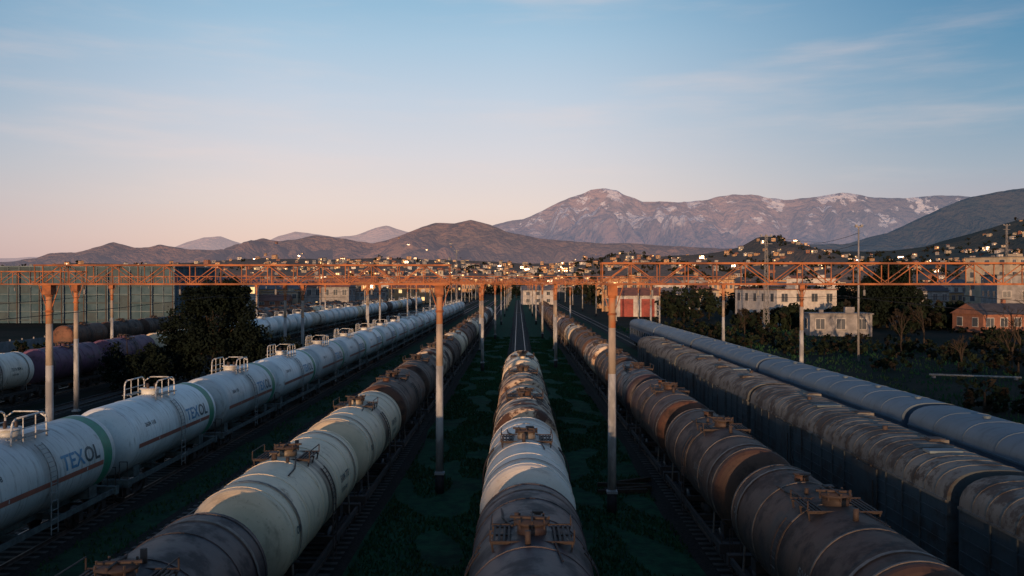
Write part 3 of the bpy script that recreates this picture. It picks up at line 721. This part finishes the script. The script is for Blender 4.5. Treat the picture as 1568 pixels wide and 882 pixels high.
# ---------------------------------------------------------------- buildings
def building(name,x,y,w,d,h,wall,roof,rk,rz=0.0,floors=2,bays=4,z=0.0,glint=0.1,door=None,mb=None,detail=True,rr=R,wscale=1.0):
    own = mb is None
    if own: mb=MB()
    base=len(mb.v)
    mb.box((0,0,h/2-0.5),(w,d,h+1.0),wall)
    if roof=='flat':
        mb.box((0,0,h+0.12),(w+0.5,d+0.5,0.24),rk)
        if detail:
            mb.box((w*0.2,0,h+0.8),(w*0.15,d*0.2,1.1),wall); mb.box((-w*0.25,d*0.1,h+0.5),(0.8,0.8,0.6),rk)
    elif roof=='gable':
        rh=d*0.24; o=0.4; W=w/2+o; D=d/2+o
        vs=[(-W,-D,h-0.05),(W,-D,h-0.05),(W,D,h-0.05),(-W,D,h-0.05),(-W,0,h+rh),(W,0,h+rh)]
        mb.add(vs,[(0,1,5,4),(2,3,4,5),(3,2,1,0)],rk); mb.add([vs[i] for i in (0,4,3,1,5,2)],[(0,1,2),(3,5,4)],wall)
        if detail: mb.box((w*0.2,0.6,h+rh),(0.7,0.7,1.6),'wallb')
    else:
        rh=min(w,d)*0.25; o=0.5; W=w/2+o; D=d/2+o; q=max(0,W-D*0.9)
        vs=[(-W,-D,h-0.02),(W,-D,h-0.02),(W,D,h-0.02),(-W,D,h-0.02),(-q,0,h+rh),(q,0,h+rh)]
        mb.add(vs,[(0,1,5,4),(2,3,4,5),(3,0,4),(1,2,5),(3,2,1,0)],rk)
    fh=h/floors
    for fl in range(floors):
        zc=fl*fh+fh*0.56; wh=fh*0.46
        for side in (-1,1):
            for b in range(bays):
                xx=-w/2+w*(b+0.5)/bays; ww=min(1.6,w/bays*0.5)*wscale
                k='wglint' if rr.random()<glint else 'glass'  # share of panes that glow as painted sun glints
                if door and fl==0 and side<0:
                    mb.box((xx,side*(d/2+0.04),fh*0.42),(w/bays*0.62,0.08,fh*0.84),door); continue
                if detail: mb.box((xx,side*(d/2+0.02),zc),(ww+0.24,0.06,wh+0.24),'wallw')
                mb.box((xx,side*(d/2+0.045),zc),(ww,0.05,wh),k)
                if detail: mb.box((xx,side*(d/2+0.08),zc),(0.06,0.03,wh),'wallw'); mb.box((xx,side*(d/2+0.1),zc-wh/2-0.1),(ww+0.4,0.2,0.08),wall)
            if detail:
                nb=max(1,int(d/w*bays))
                for b in range(nb):
                    yy=-d/2+d*(b+0.5)/nb; ww=min(1.5,d/nb*0.5)
                    mb.box((side*(w/2+0.02),yy,zc),(0.06,ww+0.24,wh+0.24),'wallw'); mb.box((side*(w/2+0.045),yy,zc),(0.05,ww,wh),'glass')
    if own: return mb.obj(name,(x,y,z),rz)
    cr,sr=math.cos(rz),math.sin(rz)
    for i in range(base,len(mb.v)):
        a,b,c=mb.v[i]; mb.v[i]=(x+a*cr-b*sr,y+a*sr+b*cr,z+c)

def PX(px,d): return (px-VPX)*d/FPX
building('white_building',PX(1203,216),218,16,22,8.6,'wallw','flat','roofr',math.radians(12),2,4,glint=0)
building('concrete_hut',PX(1283,165),166,11.5,6,4.2,'wallg','flat','roofg',math.radians(-6),1,3,glint=0)
building('garage_building',PX(975,262),266,13,10,6.5,'wallw','gable','roofr',0,1,2,door='door')
building('white_house',PX(822,420),420,15,10,7,'wallw','gable','roofg',0.1,2,3,glint=0)
building('white_house',PX(1035,300),305,14,9,6.5,'wallw','gable','roofg',-0.2,2,3,glint=0)
building('white_house',PX(1075,330),335,12,9,7.5,'wallc','hip','roofr',0.2,2,3,glint=0.1)
building('apartment_building',PX(1560,255),262,20,14,18,'wallc','flat','roofg',math.radians(28),5,5,glint=0.04)
building('apartment_building',PX(1640,190),200,24,14,12,'wallg','flat','roofd',math.radians(-15),4,6,glint=0.03)
building('white_house',PX(1415,250),252,10,10,8,'wallg','gable','roofd',0.3,2,3,glint=0.05)
building('white_house',PX(1462,290),292,11,9,9.5,'wallw','gable','roofg',0.35,3,3,glint=0)
building('white_house',PX(1110,420),425,14,9,9,'wallw','gable','roofd',0.3,2,3,glint=0.1)
building('brick_house',PX(1520,180),180,13,9,3.8,'wallb','gable','roofd',0.2,1,4,glint=0)
building('ochre_station_building',PX(535,560),560,36,14,11,'wallo','gable','roofr',0,2,8,glint=0.15)
building('ochre_warehouse',PX(430,330),345,46,16,8,'wallo','gable','roofg',0.03,1,8,glint=0.1)
building('ochre_warehouse',PX(630,450),455,24,12,8,'wallo','gable','roofr',0.03,2,6,glint=0.1)
building('white_warehouse',PX(300,300),300,30,14,7.5,'wallc','gable','roofg',0.03,1,6,glint=0.1)
walls=['wallw','wallc','wallg','wallo','wallb','wallg','wallo']; roofs=['roofr','roofg','roofd','roofr']
rb=random.Random(5)
for i in range(130):
    d=rb.uniform(290,920)
    px=rb.choice((rb.uniform(290,740),rb.uniform(290,740),rb.uniform(1000,1600),rb.uniform(860,1200)))
    x=PX(px,d)
    if -68<x<38 and d<560: continue
    building('house',x,d,rb.uniform(9,18),rb.uniform(8,12),rb.choice((4,6.5,7,9,10,12)),rb.choice(walls),rb.choice(('gable','hip','flat')),rb.choice(roofs),rb.uniform(-0.5,0.5),rb.choice((2,2,3)),rb.choice((3,4,5)),glint=0.06,rr=rb)
mb=MB()
for i in range(2100):
    q=rb.random()
    if q<0.48:
        d=rb.uniform(960,2250); px=rb.uniform(60,1600) if rb.random()<0.5 else rb.uniform(380,900); x=PX(px,d); z=fC(x,d); s=rb.uniform(0.5,0.95)
    elif q<0.68:
        cx,cd,cs=rb.choice(((1175,2100,50),(960,2000,50),(1520,2000,60),(1400,1900,80),(650,2100,80),(300,2150,110),(500,2100,80),(820,2000,60)))
        d=min(2280,rb.gauss(cd,150)); x=PX(rb.gauss(cx,cs),d); z=fC(x,d); s=rb.uniform(0.5,0.95)
    else:
        d=rb.uniform(3400,4700); px=rb.uniform(60,900) if rb.random()<0.75 else rb.uniform(900,1500); x=PX(px,d); z=fB(x,d); s=rb.uniform(0.7,1.2)
        if z>190 and rb.random()<0.8: continue
    if z<-2: z=0
    far=d>3000
    building('h',x,d,rb.uniform(9,16)*s,rb.uniform(8,11)*s,rb.choice((5,7,8,11))*s,rb.choice(walls),rb.choice(('gable','hip','flat')),rb.choice(roofs),rb.uniform(-0.6,0.6),rb.choice((1,2)),rb.choice((1,2,3)),z=z,glint=0.11 if far else 0.10,mb=mb,detail=False,rr=rb,wscale=2.4 if far else 1.6)
mb.obj('distant_town')

# industrial hall with glazed grid, far left
mb=MB(); W=74; D=30; H=14.4
mb.box((0,0,H/2),(W,D,H),'hallglass'); mb.box((0,0,H+0.15),(W+0.6,D+0.6,0.3),'hallframe')
nb=26
for i in range(nb+1):
    x=-W/2+W*i/nb; mb.box((x,-D/2-0.15,H/2),(0.30 if i%2==0 else 0.14,0.3,H),'hallframe')
    if i%2==0: mb.box((x,-D/2-1.2,H*0.46),(0.22,0.22,H*0.92),'fit')
for j in range(7):
    z=0.8+j*2.2; mb.box((0,-D/2-0.08,z),(W,0.18,0.14 if j%2 else 0.5),'hallframe' if j%2 else 'hall')
for j in range(nb):
    for k in range(6):
        if rb.random()<0.35: mb.box((-W/2+W*(j+0.5)/nb,-D/2-0.03,1.9+k*2.2),(W/nb*0.85,0.08,1.6),'hall')
for i in range(8):
    y=-D/2+D*(i+0.5)/8; mb.box((W/2+0.1,y,H/2),(0.2,0.3,H),'hallframe')
mb.obj('industrial_hall',(-88-W/2,232,0))
mb=MB(); mb.tube((0,0,0.35),(8.5,-2,0.25),0.11,'ladderg',8); mb.box((0.4,-0.1,0.12),(0.3,0.3,0.24),'wallg'); mb.box((8,-1.9,0.08),(0.3,0.3,0.16),'wallg'); mb.obj('steel_pipe',(43.5,90,0.1))
mb=MB()
for i in range(60):
    mb.box((0,i*3.0,0.9),(0.08,2.9,1.8),'wallg'); mb.box((0,i*3.0+1.5,1.0),(0.2,0.16,2.1),'wallg')
mb.obj('concrete_fence',(-73,120,0))

# ---------------------------------------------------------------- light, sky, camera
EL=math.radians(2.3); AZ=math.radians(9)
d=Vector((math.sin(AZ)*math.cos(EL),math.cos(AZ)*math.cos(EL),-math.sin(EL)))
sl=bpy.data.lights.new('sun','SUN'); sl.energy=4.2; sl.angle=math.radians(0.53); sl.color=(1.0,0.60,0.34)
so=bpy.data.objects.new('sun',sl); so.rotation_euler=d.to_track_quat('-Z','Y').to_euler(); so.location=(0,-50,60); COL.objects.link(so)

w=bpy.data.worlds.new('World'); scene.world=w; w.use_nodes=True; nt=w.node_tree; nt.nodes.clear()
out=N(nt,'ShaderNodeOutputWorld'); bg=N(nt,'ShaderNodeBackground'); nt.links.new(bg.outputs[0],out.inputs[0])
sky=N(nt,'ShaderNodeTexSky'); sky.sky_type='NISHITA'; sky.sun_disc=False; sky.sun_elevation=EL; sky.sun_rotation=pi+AZ
tc=N(nt,'ShaderNodeTexCoord'); sp=N(nt,'ShaderNodeSeparateXYZ'); nt.links.new(tc.outputs['Generated'],sp.inputs[0])
def ramp(stops):
    r=N(nt,'ShaderNodeValToRGB')
    el=r.color_ramp.elements
    while len(el)>1: el.remove(el[-1])
    el[0].position=stops[0][0]; el[0].color=(*stops[0][1],1)
    for p,c in stops[1:]:
        e=el.new(p); e.color=(*c,1)
    nt.links.new(sp.outputs[2],r.inputs[0]); return r.outputs[0]
def s2l(r,g,b):
    return tuple(((c/255)/12.92 if c/255<=0.04045 else ((c/255+0.055)/1.055)**2.4) for c in (r,g,b))
cen=ramp([(0.0,s2l(220,184,172)),(0.05,s2l(231,203,192)),(0.09,s2l(228,211,206)),(0.15,s2l(213,210,217)),(0.21,s2l(193,205,221)),(0.27,s2l(168,196,219)),(0.32,s2l(142,183,212)),(0.40,s2l(96,144,182)),(0.6,s2l(70,114,158)),(1.0,s2l(46,82,130))])
edg=ramp([(0.0,s2l(184,158,162)),(0.06,s2l(178,166,177)),(0.12,s2l(152,167,185)),(0.18,s2l(118,155,183)),(0.25,s2l(82,137,174)),(0.32,s2l(60,120,163)),(0.5,s2l(52,102,146)),(1.0,s2l(42,78,126))])
ax=N(nt,'ShaderNodeMapRange'); ax.interpolation_type='SMOOTHSTEP'
ax.inputs['From Min'].default_value=0.10; ax.inputs['From Max'].default_value=0.68; ax.inputs['To Max'].default_value=1.0
shift=mth(nt,'ABSOLUTE',mth(nt,'ADD',sp.outputs[0],0.12)); nt.links.new(shift,ax.inputs['Value'])
c=mixc(nt,ax.outputs[0],cen,edg)
mp=N(nt,'ShaderNodeMapping'); mp.inputs['Scale'].default_value=(2.2,2.2,17); mp.inputs['Rotation'].default_value=(0,0.07,0); mp.inputs['Location'].default_value=(3.1,0.7,1.3); nt.links.new(tc.outputs['Generated'],mp.inputs[0])
cm=noisemask(nt,mp.outputs[0],1.2,0.46,0.86,6,0.55)
c=mixc(nt,mth(nt,'MULTIPLY',cm,0.48),c,s2l(238,212,204))
c=mixc(nt,0.02,c,sky.outputs[0])
nt.links.new(c,bg.inputs[0]); bg.inputs[1].default_value=1.0

cam=bpy.data.cameras.new('camera'); co=bpy.data.objects.new('camera',cam); COL.objects.link(co)
cam.sensor_width=36; cam.lens=FPX/1568*36; cam.clip_end=40000; cam.clip_start=0.1
co.location=(0,0,CAMH); co.rotation_euler=(math.radians(90-0.26),0,math.radians(0.40))
scene.camera=co
scene.view_settings.view_transform='Standard'; scene.view_settings.look='None'; scene.view_settings.exposure=0
